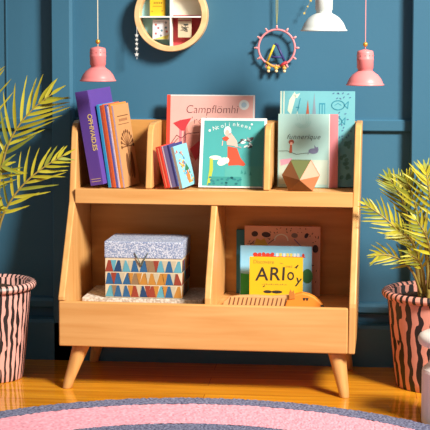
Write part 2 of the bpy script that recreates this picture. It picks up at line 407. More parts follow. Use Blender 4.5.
# right bay : big turquoise book
TQ = mat('#68a9b2', .5, name='turquoise_cover', var=.12, vscale=9); TQD = mat('#2f8398', .6, name='petrol_print'); CRM = mat('#c6d2bf', .6, name='pale_sage_print')
o = book('picture_book', 'large turquoise picture book with towers and fish, at the back of the right bay', BM(.199, .349, ZU, Rx(-8)), .2450, .3145, .014, TQ, CRM)
a = Art(); a.rect(0, .005, .001, .3135, CRM); a.rect(.010, .014, .001, .313, CRM, 1)
a.poly([(.036, .235), (.052, .30), (.047, .312), (.03, .285), (.024, .25)], CRM, 1); a.poly([(.042, .30), (.065, .307), (.055, .29)], CRM, 1)
a.line([(.055, .235), (.066, .29)], .003, TQD, 1); a.line([(.052, .26), (.062, .26)], .003, TQD, 1); a.poly([(.05, .225), (.06, .222), (.057, .25)], CRM, 2)
SP = mat('#a9553c', .6, name='brick_red_print'); GR = mat('#7d8a96', .6, name='grey_blue_print')
a.poly([(.083, .22), (.098, .22), (.091, .285)], SP, 1); a.poly([(.104, .22), (.12, .22), (.116, .26), (.112, .309), (.108, .26)], GR, 1)
a.rect(.128, .148, .222, .275, TQD, 1); a.rect(.131, .136, .226, .27, TQ, 2); a.rect(.14, .145, .226, .27, TQ, 2)
for cx, cz, rx in ((.19, .268, .021), (.185, .215, .018)):
    pts = [(cx+rx*math.cos(k*PI/12), cz+rx*.72*math.sin(k*PI/12)) for k in range(25)]; a.line(pts, .0032, TQD, 1)
    a.line([(cx-rx*.5, cz), (cx, cz+rx*.3), (cx+rx*.5, cz)], .002, TQD, 1); a.line([(cx+rx, cz), (cx+rx*1.6, cz+.012), (cx+rx*1.5, cz-.01), (cx+rx, cz)], .003, TQD, 1)
for q in range(26): a.ell(random.uniform(.165, .235), random.choice([random.uniform(.29, .308), random.uniform(.15, .25)]), .004, .002, mat('#48698c', .6, name='slate_print'), 2, 7, random.random()*3)
for q in range(14): a.ell(random.uniform(.2, .232), random.uniform(.02, .19), .008, .006, mat('#4d8a86', .6, name='moss_print'), 1, 8, random.random()*3)
a.done(o)
# pale book with girl on a line
PALE = mat('#9dc2be', .5, name='pale_aqua_cover', var=.07, vscale=8)
PK = mat('#cc7f86', .55, name='rose_pink_spine')
o = book('picture_book', 'pale aqua picture book with a pink edge strip standing behind the faceted ornament', BM(.1955, .330, ZU, Rx(-5)), .196, .2400, .012, PALE, PALE)
a = Art(); a.rect(.169, .196, .0, .24, PK); a.rect(.166, .169, 0, .24, mat('#e4e4dc', .6, name='ivory_print'), 1)
a.rect(.005, .163, .01, .09, mat('#b9c9bb', .6, name='grey_green_print'))
a.poly([(.01, .07), (.05, .082), (.045, .095), (.008, .09)], mat('#cf9ab0', .6, name='mauve_pink_print'), 1)
a.line([(.003, .118), (.03, .119), (.06, .108), (.1, .113), (.12, .118)], .0018, mat('#59605a', .6, name='dark_grey_print'), 2)
a.poly([(.037, .112), (.047, .112), (.046, .14), (.04, .14)], SP, 2); a.ell(.044, .148, .009, .008, mat('#8e4a3a', .6, name='auburn_print'), 2); a.ell(.044, .143, .0045, .005, SK, 3)
GRV = mat('#6f7390', .6, name='slate_violet_print')
a.ell(.116, .119, .016, .009, GRV, 3); a.poly([(.12, .124), (.119, .139), (.125, .131), (.131, .133), (.133, .122), (.128, .117)], GRV, 3); a.line([(.104, .118), (.098, .108)], .002, GRV, 3)
LG = mat('#8fbcb6', .6, name='faint_aqua_print')
for k_ in range(3):
    pts = [(.08+(.014+.006*k_)*math.cos(q*PI/8), .216+(.012+.004*k_)*math.sin(q*PI/8)*1.1) for q in range(9, 17)]; a.line(pts, .0016, LG, 1)
for k_ in range(5): a.line([(.06+.01*k_, .237), (.064+.009*k_, .22)], .0014, LG, 1)
a.done(o)
textob('funnerique', .0225, mat('#4b5a5a', .6, name='ink_grey'), o, (.028, -.0004, .158), shear=.35, space=1.12)

# faceted ornament
gm = [mat('#5f653a', .4, name='olive_green_facet'), mat('#cf8468', .4, name='copper_pink_facet'), mat('#7d4f30', .4, name='bronze_facet'), mat('#b5744f', .4, name='copper_facet')]
bm = bmesh.new(); angs = [122, 58, 2, -50, -130, 176]; gr_ = .0605
front = [bm.verts.new((gr_*math.cos(math.radians(a_)), -.016, gr_*math.sin(math.radians(a_)))) for a_ in angs]
back = [bm.verts.new((gr_*math.cos(math.radians(a_)), .016, gr_*math.sin(math.radians(a_)))) for a_ in angs]
fa = bm.verts.new((0, -.055, -.008)); ba = bm.verts.new((0, .055, -.004)); fm = [0, 1, 3, 2, 2, 2]
for i in range(6):
    j = (i+1) % 6
    bm.faces.new((front[i], front[j], fa)).material_index = fm[i]
    bm.faces.new((back[j], back[i], ba)).material_index = fm[i]
    bm.faces.new((front[i], back[i], back[j], front[j])).material_index = [0, 1, 3, 2, 3, 2][i]
o = build('faceted_ornament', bm, gm, None, bevel=.0006)
o.matrix_world = BM(.277, .254, ZU+gr_*math.sin(math.radians(50))+.0005)
tag(o, 'faceted copper and olive geometric ornament standing before the pale aqua book', 'ornament')

# ------------------------------------------------------------------ lower left : sheet and box
SPK = bpy.data.materials.new('speckled_blue_white_paper'); SPK.use_nodes = True; nt = SPK.node_tree; b = nt.nodes['Principled BSDF']; b.inputs['Roughness'].default_value = .6
tc = nt.nodes.new('ShaderNodeTexCoord'); n = nt.nodes.new('ShaderNodeTexNoise'); n.inputs['Scale'].default_value = 290; n.inputs['Detail'].default_value = 2.5; nt.links.new(tc.outputs['Object'], n.inputs['Vector'])
r = ramp(nt, [(.46, rgb('#7a89aa')), (.60, rgb('#ccd1dc'))]); nt.links.new(n.outputs['Fac'], r.inputs[0]); nt.links.new(r.outputs[0], b.inputs['Base Color'])
SP2 = bpy.data.materials.new('speckled_grey_paper'); SP2.use_nodes = True; nt = SP2.node_tree; b = nt.nodes['Principled BSDF']; b.inputs['Roughness'].default_value = .8
tc = nt.nodes.new('ShaderNodeTexCoord'); n = nt.nodes.new('ShaderNodeTexNoise'); n.inputs['Scale'].default_value = 120; n.inputs['Detail'].default_value = 3; nt.links.new(tc.outputs['Object'], n.inputs['Vector'])
r = ramp(nt, [(.4, rgb('#a89c8e')), (.6, rgb('#d3ccc2'))]); nt.links.new(n.outputs['Fac'], r.inputs[0]); nt.links.new(r.outputs[0], b.inputs['Base Color'])
bm = bmesh.new(); box(bm, -.195, .195, -.11, .11, 0, .0215)
o = build('flat_box', bm, SP2, None, bevel=.0015); o.matrix_world = BM(-.220, .245, .2455); tag(o, 'flat grey speckled box lying under the triangle patterned keepsake box', 'box')
bx = thing('storage_box', 'lidded keepsake box with speckled blue lid and coloured triangle mosaic sides', 'box', BM(-.2165, .230, .268))
bw, bd = .124, .090
BASE = mat('#cfc0a4', .6, name='beige_card')
bm = bmesh.new(); box(bm, -bw, bw, -bd, bd, 0, .128); BB = build('box_body', bm, BASE, bx, bevel=.001)
bm = bmesh.new(); box(bm, -bw-.002, bw+.002, -bd-.002, bd+.002, .1282, .181); LID = build('lid', bm, SPK, bx, bevel=.002)
tc_ = [mat(c, .5, name='mosaic_'+n_) for c, n_ in (('#2a5b87', 'blue'), ('#1f3f66', 'navy'), ('#b57d36', 'amber'), ('#8d3b2c', 'brick'), ('#b9ad94', 'cream'), ('#3f423c', 'charcoal'), ('#5a9cad', 'aqua'), ('#8a6f52', 'umber'))]
bm = bmesh.new(); rh = .0405
def tri(side, c, z0, upw, half, m):
    z1 = z0+rh-.004; f = [(c-half, z0), (c+half, z0), (c+.001, z1)] if upw else [(c-half, z1), (c+half, z1), (c+.001, z0)]
    if upw: sk = random.uniform(-.35, .35)*half; f = [(c-half, z0), (c+half, z0), (c+half*.28+sk, z1), (c-half*.28+sk, z1)]
    else: f = [(c-half, z1), (c+half, z1), (c+half*.2, z0), (c-half*.2, z0)]
    if side == 0: prism(bm, f, lambda p: (p[0], -bd-.0007, p[1]), lambda p: (p[0], -bd, p[1]), m)
    else: prism(bm, f, lambda p: (bw+.0007, p[0], p[1]), lambda p: (bw, p[0], p[1]), m)
for row in range(3):
    z0 = .003+row*rh
    for side, ext in ((0, bw), (1, bd)):
        n_ = 9 if side == 0 else 6; st = 2*ext/n_
        for i in range(n_):
            c = -ext+st*(i+.5)
            tri(side, c+(0 if row % 2 == 0 else .001), z0, True, st*.49, random.choice([0, 0, 1, 2, 3, 5, 6, 7]) if row < 3 else 1)
            if i < n_-1: tri(side, c+st/2, z0+.0005, False, st*.34, random.choice([4, 4, 4, 7, 2, 3, 6]))
build('mosaic_pattern', bm, tc_, BB)
for s in (-1, 1):
    bm = bmesh.new()
    tube(bm, smooth_path([(-.006, -bd-.003, .104), (-.006+s*.008, -bd-.006, .122), (-.006+s*.022, -bd-.0045, .147)], 5), lambda t: .0024*(1-.5*t), 6)
    build('ribbon_tie', bm, mat('#5d6358', .6, name='grey_green_ribbon'), LID, smooth=True)

# ------------------------------------------------------------------ lower right : books and animal
LG_ = 'picture books standing in the lower right compartment'
ZF = .2455
PET = mat('#1f6f8a', .5, name='petrol_blue_cover')
book('picture_book', 'petrol blue book showing only its left edge behind the pink patterned book', BM(.0545, .3835, ZF), .235, .213, .016, PET, PET, group=LG_)
SAL = mat('#d8a088', .55, name='salmon_cover')
o = book('picture_book', 'salmon pink book covered in small dark marks, rearmost front-facing one in the lower compartment', BM(.084, .3565, ZF, Rx(-2.5)), .251, .230, .010, SAL, SAL, group=LG_)
class Up(Art):
    def poly(s, pts, m, lay=0): Art.poly(s, [(p[0], p[1]+.017) for p in pts], m, lay)
a = Up(); INK = mat('#3a2a2c', .6, name='dark_ink')
for q in range(150):
    x_, z_ = random.uniform(.005, .246), random.uniform(.005, .207)
    if .04 < x_ < .205 and z_ < .165: continue
    if z_ < .19 and .03 < x_ < .2 and random.random() < .75: continue
    a.ell(x_, z_, random.uniform(.002, .0048), .0014, random.choice([INK, INK, mat('#8a4038', .6, name='brick_ink')]), 0, 6, random.random()*3)
a.ell(.034, .186, .011, .009, INK, 1); a.ell(.072, .184, .015, .009, INK, 1, rot=-.1); a.ell(.166, .183, .011, .008, mat('#7b6a62', .6, name='taupe_ink'), 1); a.ell(.205, .183, .006, .009, INK, 1, rot=-.5); a.ell(.235, .14, .01, .013, INK, 1)
pts = [(.112+.022*math.cos(k*PI/10)+.01, .166+.02*math.sin(k*PI/10)) for k in range(0, 11)]; a.line(pts, .004, mat('#e7e0d2', .6, name='off_white_print'), 1)
a.poly([(.032, .15), (.04, .172), (.055, .165), (.066, .172), (.075, .155), (.08, .148)], mat('#c99f3a', .6, name='mustard_print'), 1)
a.line([(.02, .15), (.032, .163)], .002, INK, 1); a.line([(.08, .155), (.1, .17)], .002, INK, 1); a.line([(.165, .17), (.19, .145)], .003, mat('#7a5a86', .6, name='plum_print'), 1)
a.done(o)
LB = mat('#86bfdc', .5, name='light_blue_cover')
o = book('picture_book', 'light blue picture book with red lettering, directly behind the yellow book', BM(.0735, .3175, ZF, Rx(-4)), .236, .169, .010, LB, LB, group=LG_)
a = Up(); GRN = mat('#2c9a4a', .6, name='grass_green_print')
a.poly([(.002, -.016), (.05, -.016), (.05, .04), (.03, .058), (.002, .06)], GRN); a.rect(0, .003, .001, .151, mat('#5f9fc4', .6, name='mid_blue_print'))
a.ell(.222, .055, .018, .024, mat('#2f6a3c', .6, name='leaf_green_print')); 
for q in range(5): a.ell(.05+.014*q, .1235-.001*(q % 2), .008, .0065, REDB, 1, 8, q)
for q in range(7): a.rect(.118+.0115*q, .1265+.0115*q, .118, .129, random.choice([WHT, mat('#e5c85a', .6, name='yellow_print'), WHT]), 1)
a.rect(.045, .215, .1155, .119, REDB); a.ell(.208, .123, .004, .006, REDB, 1)
a.done(o)
YEL = mat('#d9ac18', .5, name='bright_yellow_cover'); BLK = mat('#2c261f', .6, name='black_ink')
o = book('picture_book', 'bright yellow picture book with big black hand-drawn capitals, frontmost in the lower compartment', BM(.1105, .2605, ZF, Rx(-4)), .1735, .1415, .009, YEL, YEL, group=LG_)
textob('ARI', .061, BLK, o, (.020, -.0004, .065), space=1.08, sx=1.0, fat=.0006, rot=(PI/2, -.03, 0), shear=.08); textob('o', .056, BLK, o, (.122, -.0004, .069), fat=.0004, sx=.8)
textob('y', .040, BLK, o, (.150, -.0004, .059), fat=.0005, rot=(PI/2, .2, 0))
textob('Discovere', .0165, mat('#9a7c2a', .6, name='ochre_ink'), o, (.012, -.0003, .1205)); textob('med', .012, mat('#9a7c2a', .6, name='ochre_ink'), o, (.118, -.0003, .109))
a = Up(); a.line([(.148, .092), (.158, .1), (.152, .09)], .003, BLK, 1); a.line([(.1, .106), (.108, .104)], .002, mat('#9a7c2a', .6, name='ochre_ink'), 1)
for q in range(14): a.rect(.042+.0058*q, .046+.0058*q, .0345, .0365+.001*(q % 3), mat('#9a7c2a', .6, name='ochre_ink'))
a.line([(.045, .028), (.05, .031)], .003, BLK, 1); a.ell(.06, .012, .014, .005, BLK, 1); a.ell(.09, .012, .018, .005, BLK, 1)
a.done(o)
# tiger figure: long striped body lying along the front, orange head at the right
tg = thing('toy_tiger', 'orange toy tiger with long pale striped body lying in front of the yellow book', 'toy', BM(.034, .165, ZF) @ Matrix.Scale(1.05, 4))
CRB = mat('#c89a66', .6, name='pale_tan_wood'); ORG = mat('#d8842c', .55, name='orange_paint'); STR = mat('#6b4126', .6, name='brown_stripe')
def slab(pts, y0, y1, m, parent, name, bev=.0025):
    bm = bmesh.new(); prism(bm, pts, lambda p: (p[0], y0, p[1]), lambda p: (p[0], y1, p[1])); return build(name, bm, m, parent, bevel=bev, seg=3)
body = [(0, 0), (.004, .012), (.02, .026), (.05, .031), (.1, .033), (.15, .031), (.20, .036), (.22, .04), (.225, 0)]
slab(body, 0, .022, CRB, tg, 'body')
bm = bmesh.new()
for q in range(15):
    x_ = .018+.013*q; prism(bm, [(x_, .003), (x_+.004, .003), (x_+.009, .026), (x_+.006, .027)], lambda p: (p[0], -.0006, p[1]), lambda p: (p[0], 0.0001, p[1]))
build('stripes', bm, STR, tg)
head = [(.19, 0), (.196, .02), (.205, .032), (.222, .040), (.243, .045), (.262, .041), (.28, .033), (.294, .021), (.305, .010), (.309, .0)]
slab(head, -.006, .026, ORG, tg, 'head', .004)
slab([(.204, .025), (.203, .045), (.208, .057), (.213, .048), (.217, .055), (.221, .040), (.222, .028)], -.0085, -.0062, mat('#b5702c', .6, name='rust_orange_paint'), tg, 'ear', .001)
bm = bmesh.new()
for c in (.249, .258): prism(bm, [(c-.0045, .031), (c+.0045, .031), (c+.002, .023), (c-.002, .023)], lambda p: (p[0], -.0068, p[1]), lambda p: (p[0], -.0058, p[1]))
build('eyes', bm, BLK, tg)
slab([(.298, .010), (.306, .012), (.311, .004), (.309, .001), (.3, .003)], -.0075, -.0061, BLK, tg, 'nose', .0005)

# ------------------------------------------------------------------ lamps
LPINK = mat('#dd7f80', .38, name='coral_pink_enamel', var=.03); LWHITE = mat('#cfd5d3', .35, name='white_enamel', var=.02); BRASS = mat('#d9a441', .3, metal=.6, name='brass')
def lamp(label, x, z, rim, body_r, sc, col, cord, bead=True):
    rim *= .945; body_r *= .945; sc *= .945
    t = thing('pendant_lamp', label, 'lamp', Matrix.Translation((x, .10, z)), 'small enamel pendant lamps')
    P = [(rim, 0), (rim*1.0, .0018), (rim*.93, .006*sc), (rim*.90, .012*sc), (rim*.82, .022*sc), (rim*.66, .034*sc), (rim*.5, .041*sc), (body_r*.92, .046*sc)]
    inner = [(r_-.0018, z_-.0008) for r_, z_ in P[::-1]]
    bm = bmesh.new(); lathe(bm, inner+P, 56); build('lamp_shade', bm, col, t, smooth=True)
    bm = bmesh.new(); H = .112*sc
    lathe(bm, [(body_r*.90, .044*sc), (body_r*.90, .053*sc), (body_r, .055*sc), (body_r, .080*sc), (body_r*1.03, .082*sc), (body_r*1.03, .086*sc), (body_r, .088*sc), (body_r*.99, H-.008*sc), (body_r*.93, H-.001), (body_r*.3, H+.003), (.002, H+.004)], 40)
    LBO = build('lamp_body', bm, col, t, smooth=True)
    bm = bmesh.new()
    for k_ in range(12):
        a_ = 2*PI*k_/12; c = Vector((math.cos(a_), math.sin(a_), 0)); 
        for dz in ((.096,) if bead else (.100, .108)):
            ball(bm, (c.x*body_r*1.0, c.y*body_r*1.0, dz*sc), .0018 if bead else .0032, 0, 1)
    build('vent_hole', bm, mat('#b55f60' if bead else '#3b3f42', .6, name='dark_coral_vent' if bead else 'dark_vent'), LBO)
    bm = bmesh.new(); tube(bm, [(0, 0, H+.002), (0, 0, H+.012), (0, 0, 1.95-z)], .0016, 8); CO_ = build('cord', bm, cord, t, smooth=True)
    bm = bmesh.new(); ball(bm, (0, 0, H+.019), .0075, 0, 3); build('bead', bm, BRASS, CO_, smooth=True)
    bm = bmesh.new(); lathe(bm, [(.018*.7, 0), (.012, .012)], 20, close=True); o_ = build('light_bulb', bm, mat('#e9e3d2', .3, name='frosted_glass'), t, smooth=True); o_.location = (0, 0, .02)
    return t
CORDB = mat('#d8cdb6', .7, name='beige_cord'); CORDP = mat('#c98a8e', .7, name='pink_cord')
lamp('pink enamel pendant lamp hanging above the purple book on a beige cord', -.3465, .9625, .0605, .0265, .98, LPINK, CORDB)
lamp('white enamel pendant lamp hanging between the pink ones', .3575, 1.119, .0765, .0285, 1.25, LWHITE, CORDB, False)
lamp('pink enamel pendant lamp hanging on a pink cord above the right side of the bookcase', .4848, .953, .0625, .027, 1.0, LPINK, CORDP)

# ------------------------------------------------------------------ round wall shelf
RC = Vector((-.1545, .393, 1.1725)); R_ = .122
rs = thing('round_shelf', 'round wooden wall shelf with white cross dividers hung high on the blue wall', 'shelf', Matrix.Translation(RC))
def yl(bm, prof, seg=96):                  # lathe about the y axis, prof = (radius, y)
    rings = [[bm.verts.new((r_*math.cos(2*PI*k_/seg), y_, r_*math.sin(2*PI*k_/seg))) for k_ in range(seg)] for r_, y_ in prof]
    n_ = len(rings)
    for i in range(n_):
        for k_ in range(seg): bm.faces.new((rings[i][k_], rings[i][(k_+1) % seg], rings[(i+1) % n_][(k_+1) % seg], rings[(i+1) % n_][k_]))
bm = bmesh.new(); yl(bm, [(R_, 0.003), (R_-.002, 0), (R_-.017, 0), (R_-.019, .003), (R_-.019, .0615), (R_, .0615)]); build('rim', bm, RINGW, rs, smooth=False)
WHS = mat('#e4e6e2', .5, name='white_divider_paint')
ri = R_-.0192
bm = bmesh.new(); box(bm, -.0025, .0025, .004, .055, -ri, -.009); box(bm, -.0025, .0025, .004, .055, -.004, ri); box(bm, -ri, ri, .004, .055, -.009, -.004); build('divider', bm, WHS, rs)
quad = [('#d9cfba', 0), ('#8fc4cf', 1), ('#86c0cf', 2), ('#c8474f', 3)]
for hx, q in quad:
    a0 = q*PI/2; pts = [(0, 0)]+[((ri)*math.cos(a0+k_*PI/32), (ri)*math.sin(a0+k_*PI/32)) for k_ in range(17)]
    bm = bmesh.new(); prism(bm, pts, lambda p: (p[0], .0555, p[1]), lambda p: (p[0], .0610, p[1]))
    o_ = build('back_panel', bm, mat(hx, .7, name='quadrant_paper_'+hx[1:]), rs); o_['label'] = ('beige', 'pale blue', 'pale blue', 'red')[q]+' quadrant backing'
def shelfcard(name, label, cx, cz, w, h, t, m, arts, cat='book', gr='small items on the round shelf', tilt=2, dy=.03):
    zz = RC.z+cz; Mx = Matrix.Translation((RC.x+cx-w/2, RC.y+dy, zz)) @ Matrix.Rotation(math.radians(-tilt), 4, 'X')
    t_ = thing(name, label, cat, Mx, gr); bm = bmesh.new(); box(bm, 0, w, 0, t, 0, h); build('cover', bm, m, t_, bevel=.0006)
    a = Art(); arts(a, w, h); a.done(t_); return t_
def ar1(a, w, h):
    m_ = mat('#9c7a1c', .6, name='ochre_brown_print')
    for q in range(5): a.rect(w*.25+q*.006, w*.25+q*.006+.004, h*.52, h*.6, m_)
    a.line([(w*.2, h*.42), (w*.75, h*.42)], .0022, m_); a.ell(w*.15, h*.2, .003, .002, m_); a.ell(w*.8, h*.22, .003, .002, m_); a.ell(w*.5, h*.9, .007, .004, m_)
shelfcard('tiny_book', 'tiny yellow book in the upper left quarter of the round shelf', -.047, -.0036, .052, .078, .008, mat('#e8bd2a', .5, name='lemon_yellow_cover'), ar1)
def ar2(a, w, h):
    for q, (u, v) in enumerate([(.2, .75), (.8, .85), (.2, .3), (.55, .45), (.85, .4), (.5, .2), (.35, .58), (.8, .6)]):
        a.ell(w*u, h*v, .004, .004, mat(['#c0645a', '#7f8a96', '#b06a74', '#5f8a9a'][q % 4], .6, name=['coral_print', 'steel_print', 'rosewood_print', 'dusty_blue_print'][q % 4]), 1, 8)
    a.poly([(0.001, .001), (w*.9, .001), (w*.99, h*.25), (w*.5, h*.12)], mat('#d9cc6a', .6, name='straw_print'))
shelfcard('small_card', 'small white printed card in the lower left quarter of the round shelf', -.036, -.0815, .056, .066, .004, mat('#dfe1e4', .6, name='white_card'), ar2, 'card')
# packet
def ar3(a, w, h):
    dkg = mat('#4b4a42', .6, name='dark_grey_green_print')
    a.line([(.002, h*.9), (w-.002, h*.9)], .004, mat('#a4615c', .6, name='dusty_red_print'))
    for q in range(12): a.line([(random.uniform(.008, w*.5), h*random.uniform(.3, .72)), (random.uniform(w*.5, w-.008), h*random.uniform(.3, .72))], .0015, dkg, 1)
    a.ell(w*.6, h*.66, .009, .003, dkg, 1)
pk = shelfcard('paper_packet', 'small beige paper packet in the red quarter of the round shelf', .044, -.075, .045, .064, .007, mat('#cbb89a', .7, name='kraft_paper'), ar3, 'packet')
# string of stars hanging from the shelf rim
st = thing('star_string', 'string of little white paper stars hanging down from the round shelf rim', 'garland', Matrix.Translation((RC.x-.1125, RC.y-.0004, RC.z-.040)))
bm = bmesh.new(); tube(bm, [(0, .006, .003), (0, 0, 0), (0, 0, -.05), (0, 0, -.107)], .0007, 6); build('string', bm, WHT, st)
def star(bm, c, r, th=.002, n=5, rot=PI/2, mi=0):
    pts = [(c[0]+(r if k_ % 2 == 0 else r*.42)*math.cos(rot+k_*PI/n), c[2]+(r if k_ % 2 == 0 else r*.42)*math.sin(rot+k_*PI/n)) for k_ in range(2*n)]
    prism(bm, pts, lambda p: (p[0], c[1]-th/2, p[1]), lambda p: (p[0], c[1]+th/2, p[1]), mi)
for z_, r_ in ((-.028, .0078), (-.042, .0068), (-.056, .007), (-.072, .0078), (-.091, .009)):
    bm = bmesh.new(); star(bm, (0, -.0025, z_), r_*.95); build('star', bm, WHT, st)
# gold star garland
gs = thing('star_string', 'thin gold thread with tiny gold stars hanging beside the white lamp', 'garland', Matrix.Translation((.29, .42, 1.18)))
bm = bmesh.new(); tube(bm, [(.045, 0, .7702), (.032, 0, .08), (.022, 0, .045), (.008, 0, .018), (-.001, 0, 0)], .0005, 6); build('thread', bm, mat('#9c8a4a', .5, name='dull_gold_thread'), gs)
for px_, pz, r_ in ((-.002, -.002, .0055), (.009, .020, .004), (.019, .040, .006)):
    bm = bmesh.new(); star(bm, (px_, -.002, pz), r_); build('star', bm, mat('#cdb257', .4, name='gold_card'), gs)

# ------------------------------------------------------------------ hanging wheel
WC = Vector((.1965, .432, 1.0635)); wr = .0605
wh = thing('ferris_wheel_ornament', 'pink ring ornament with pegs around it and a letter A, hanging on the wall', 'ornament', Matrix.Translation(WC))
RPK = mat('#d88a90', .5, name='rose_enamel'); 
bm = bmesh.new(); tube(bm, [(wr*math.cos(k_*PI/36), 0, wr*math.sin(k_*PI/36)) for k_ in range(72)], .0036, 10, closed=True); build('ring', bm, RPK, wh, smooth=True)
for k_ in range(12):
    a_ = PI/2+k_*PI/6+ (PI/12 if False else 0)
    bm = bmesh.new(); d = Vector((math.cos(a_), 0, math.sin(a_)))
    tube(bm, [d*(wr+.002), d*(wr+.008), d*(wr+.0115)], lambda t: .0040-.0008*t, 8); ball(bm, d*(wr+.0120), .0036, 1, 1)
    build('peg', bm, [RPK, mat('#e3b3ac', .5, name='blush_enamel')], wh, smooth=True)
YG = mat('#d6bb2e', .5, name='mustard_enamel'); NV = mat('#33376f', .5, name='navy_enamel'); RD = mat('#b3303a', .5, name='crimson_enamel')
def bar(p, q, r_, m_, nm):
    bm = bmesh.new(); tube(bm, [p, [(p[i]+q[i])/2 for i in range(3)], q], r_, 8); build(nm, bm, m_, wh, smooth=True)
bar((-.008, 0, .010), (-.030, 0, -.044), .0038, YG, 'letter_leg'); bar((.002, 0, .010), (.026, 0, -.044), .0042, NV, 'letter_leg'); bar((-.018, 0, -.030), (.018, 0, -.031), .004, NV, 'letter_crossbar'); bar((-.007, 0, .012), (.004, 0, .012), .0034, NV, 'letter_top')
bm = bmesh.new(); tube(bm, smooth_path([(-.035, -.005, -.047), (-.015, -.006, -.06), (.004, -.007, -.063), (.02, -.006, -.058), (.03, -.005, -.05)], 5), .004, 8); build('garland', bm, mat('#c9933a', .5, name='ochre_felt'), wh, smooth=True)
bm = bmesh.new(); tube(bm, [(.014, -.008, -.06), (.022, -.009, -.053), (.034, -.008, -.047)], .005, 8); build('ribbon', bm, RD, wh, smooth=True)
for cx, m_ in ((-.027, '#d8b23c'), (-.001, '#d9b64c'), (.026, '#cf9e4c')):
    bm = bmesh.new(); ball(bm, (cx, -.006, -.067), .0075, 0, 2, (1, .8, .8)); ball(bm, (cx, -.006, -.077), .0055, 1, 2); tube(bm, [(cx, -.006, -.055), (cx, -.006, -.064)], .0015, 6)
    build('gondola', bm, [mat(m_, .4, name='gold_enamel_'+m_[1:]), mat('#e4cfa0', .5, name='cream_enamel')], wh, smooth=True)
bm = bmesh.new(); tube(bm, [(0, 0, wr+.016), (-.0025, 0, wr+.06), (-.001, 0, 1.95-WC.z-.001)], .0011, 6); tube(bm, [(0, 0, wr+.016), (.003, 0, wr+.06), (.001, 0, 1.95-WC.z-.001)], .0011, 6); build('hanging_cord', bm, mat('#a3a05a', .6, name='olive_cord'), wh)

# ------------------------------------------------------------------ potted palms
def potmat(N, thr, seed, c, wob=5.5, amp=4.2):
    m = bpy.data.materials.new('tiger_striped_glaze'); m.use_nodes = True; nt = m.node_tree; b = nt.nodes['Principled BSDF']; b.inputs['Roughness'].default_value = .5
    L = nt.links.new; tc = nt.nodes.new('ShaderNodeTexCoord'); sp = nt.nodes.new('ShaderNodeSeparateXYZ'); L(tc.outputs['Object'], sp.inputs[0])
    def M(op, a=None, b_=None):
        x_ = nt.nodes.new('ShaderNodeMath'); x_.operation = op
        for i, v in enumerate((a, b_)):
            if v is None: continue
            if isinstance(v, (int, float)): x_.inputs[i].default_value = v
            else: L(v, x_.inputs[i])
        return x_.outputs[0]
    ang = M('ARCTAN2', sp.outputs[1], sp.outputs[0])
    # noise looked up on (cos, sin, z) so it has no seam
    cb = nt.nodes.new('ShaderNodeCombineXYZ'); L(M('MULTIPLY', M('COSINE', ang), 1.3), cb.inputs[0]); L(M('MULTIPLY', M('SINE', ang), 1.3), cb.inputs[1]); L(M('ADD', M('MULTIPLY', sp.outputs[2], 9), seed), cb.inputs[2])
    n = nt.nodes.new('ShaderNodeTexNoise'); n.inputs['Scale'].default_value = 2.2; n.inputs['Detail'].default_value = 1.5; L(cb.outputs[0], n.inputs['Vector'])
    cb2 = nt.nodes.new('ShaderNodeCombineXYZ'); L(M('MULTIPLY', M('COSINE', ang), 6.5), cb2.inputs[0]); L(M('MULTIPLY', M('SINE', ang), 6.5), cb2.inputs[1]); L(M('ADD', M('MULTIPLY', sp.outputs[2], 13), seed*2), cb2.inputs[2])
    n2 = nt.nodes.new('ShaderNodeTexNoise'); n2.inputs['Scale'].default_value = 1.25; n2.inputs['Detail'].default_value = 1; L(cb2.outputs[0], n2.inputs['Vector'])
    w = M('SINE', M('ADD', M('MULTIPLY', ang, N), M('MULTIPLY', n.outputs['Fac'], wob)))
    v = M('ADD', w, M('MULTIPLY', M('SUBTRACT', n2.outputs['Fac'], .5), amp))
    r = ramp(nt, [(.0, rgb(c)), (.04, rgb('#1f1a1a'))]); mr = M('SUBTRACT', v, thr); L(mr, r.inputs[0]); L(r.outputs[0], b.inputs['Base Color'])
    return m
SOIL = mat('#3a281c', .95, name='dark_soil', bump=1, bscale=150, var=.4, vscale=90)
LEAFA = mat('#a89f26', .45, name='yellow_green_leaf', var=.35, vscale=14); LEAFB = mat('#858a2c', .45, name='olive_leaf', var=.3, vscale=14); STEM = mat('#96803a', .6, name='tan_green_stem', var=.2, vscale=30)
for m_ in (LEAFA, LEAFB):
    m_.node_tree.nodes['Principled BSDF'].inputs['Transmission Weight'].default_value = 0
    b = m_.node_tree.nodes['Principled BSDF']
    b.inputs['Subsurface Weight'].default_value = .0; b.inputs['Subsurface Radius'].default_value = (.01, .012, .003); b.inputs['Subsurface Scale'].default_value = .3
def leaf(bm, p, d, nrm, L_, w, mi, droop, curl=0):
    d = d.normalized(); side = d.cross(nrm).normalized(); up_ = side.cross(d).normalized(); n_ = 7; rows = []
    for i in range(n_+1):
        t = i/n_; c = p+d*L_*t+Vector((0, 0, -1))*droop*L_*t*t+(curl*L_*t*t if curl else Vector((0, 0, 0)))
        ww = w*(.25+.75*math.sin(PI*min(1, t*1.15+.12))**.8 if t < .75 else (1-t)/.25*.78) if t < 1 else 0
        ww = max(ww, .0003)
        rows.append([bm.verts.new(c-side*ww+up_*ww*.35), bm.verts.new(c), bm.verts.new(c+side*ww+up_*ww*.35)])
    for i in range(n_):
        for k_ in (0, 1): bm.faces.new((rows[i][k_], rows[i][k_+1], rows[i+1][k_+1], rows[i+1][k_])).material_index = mi
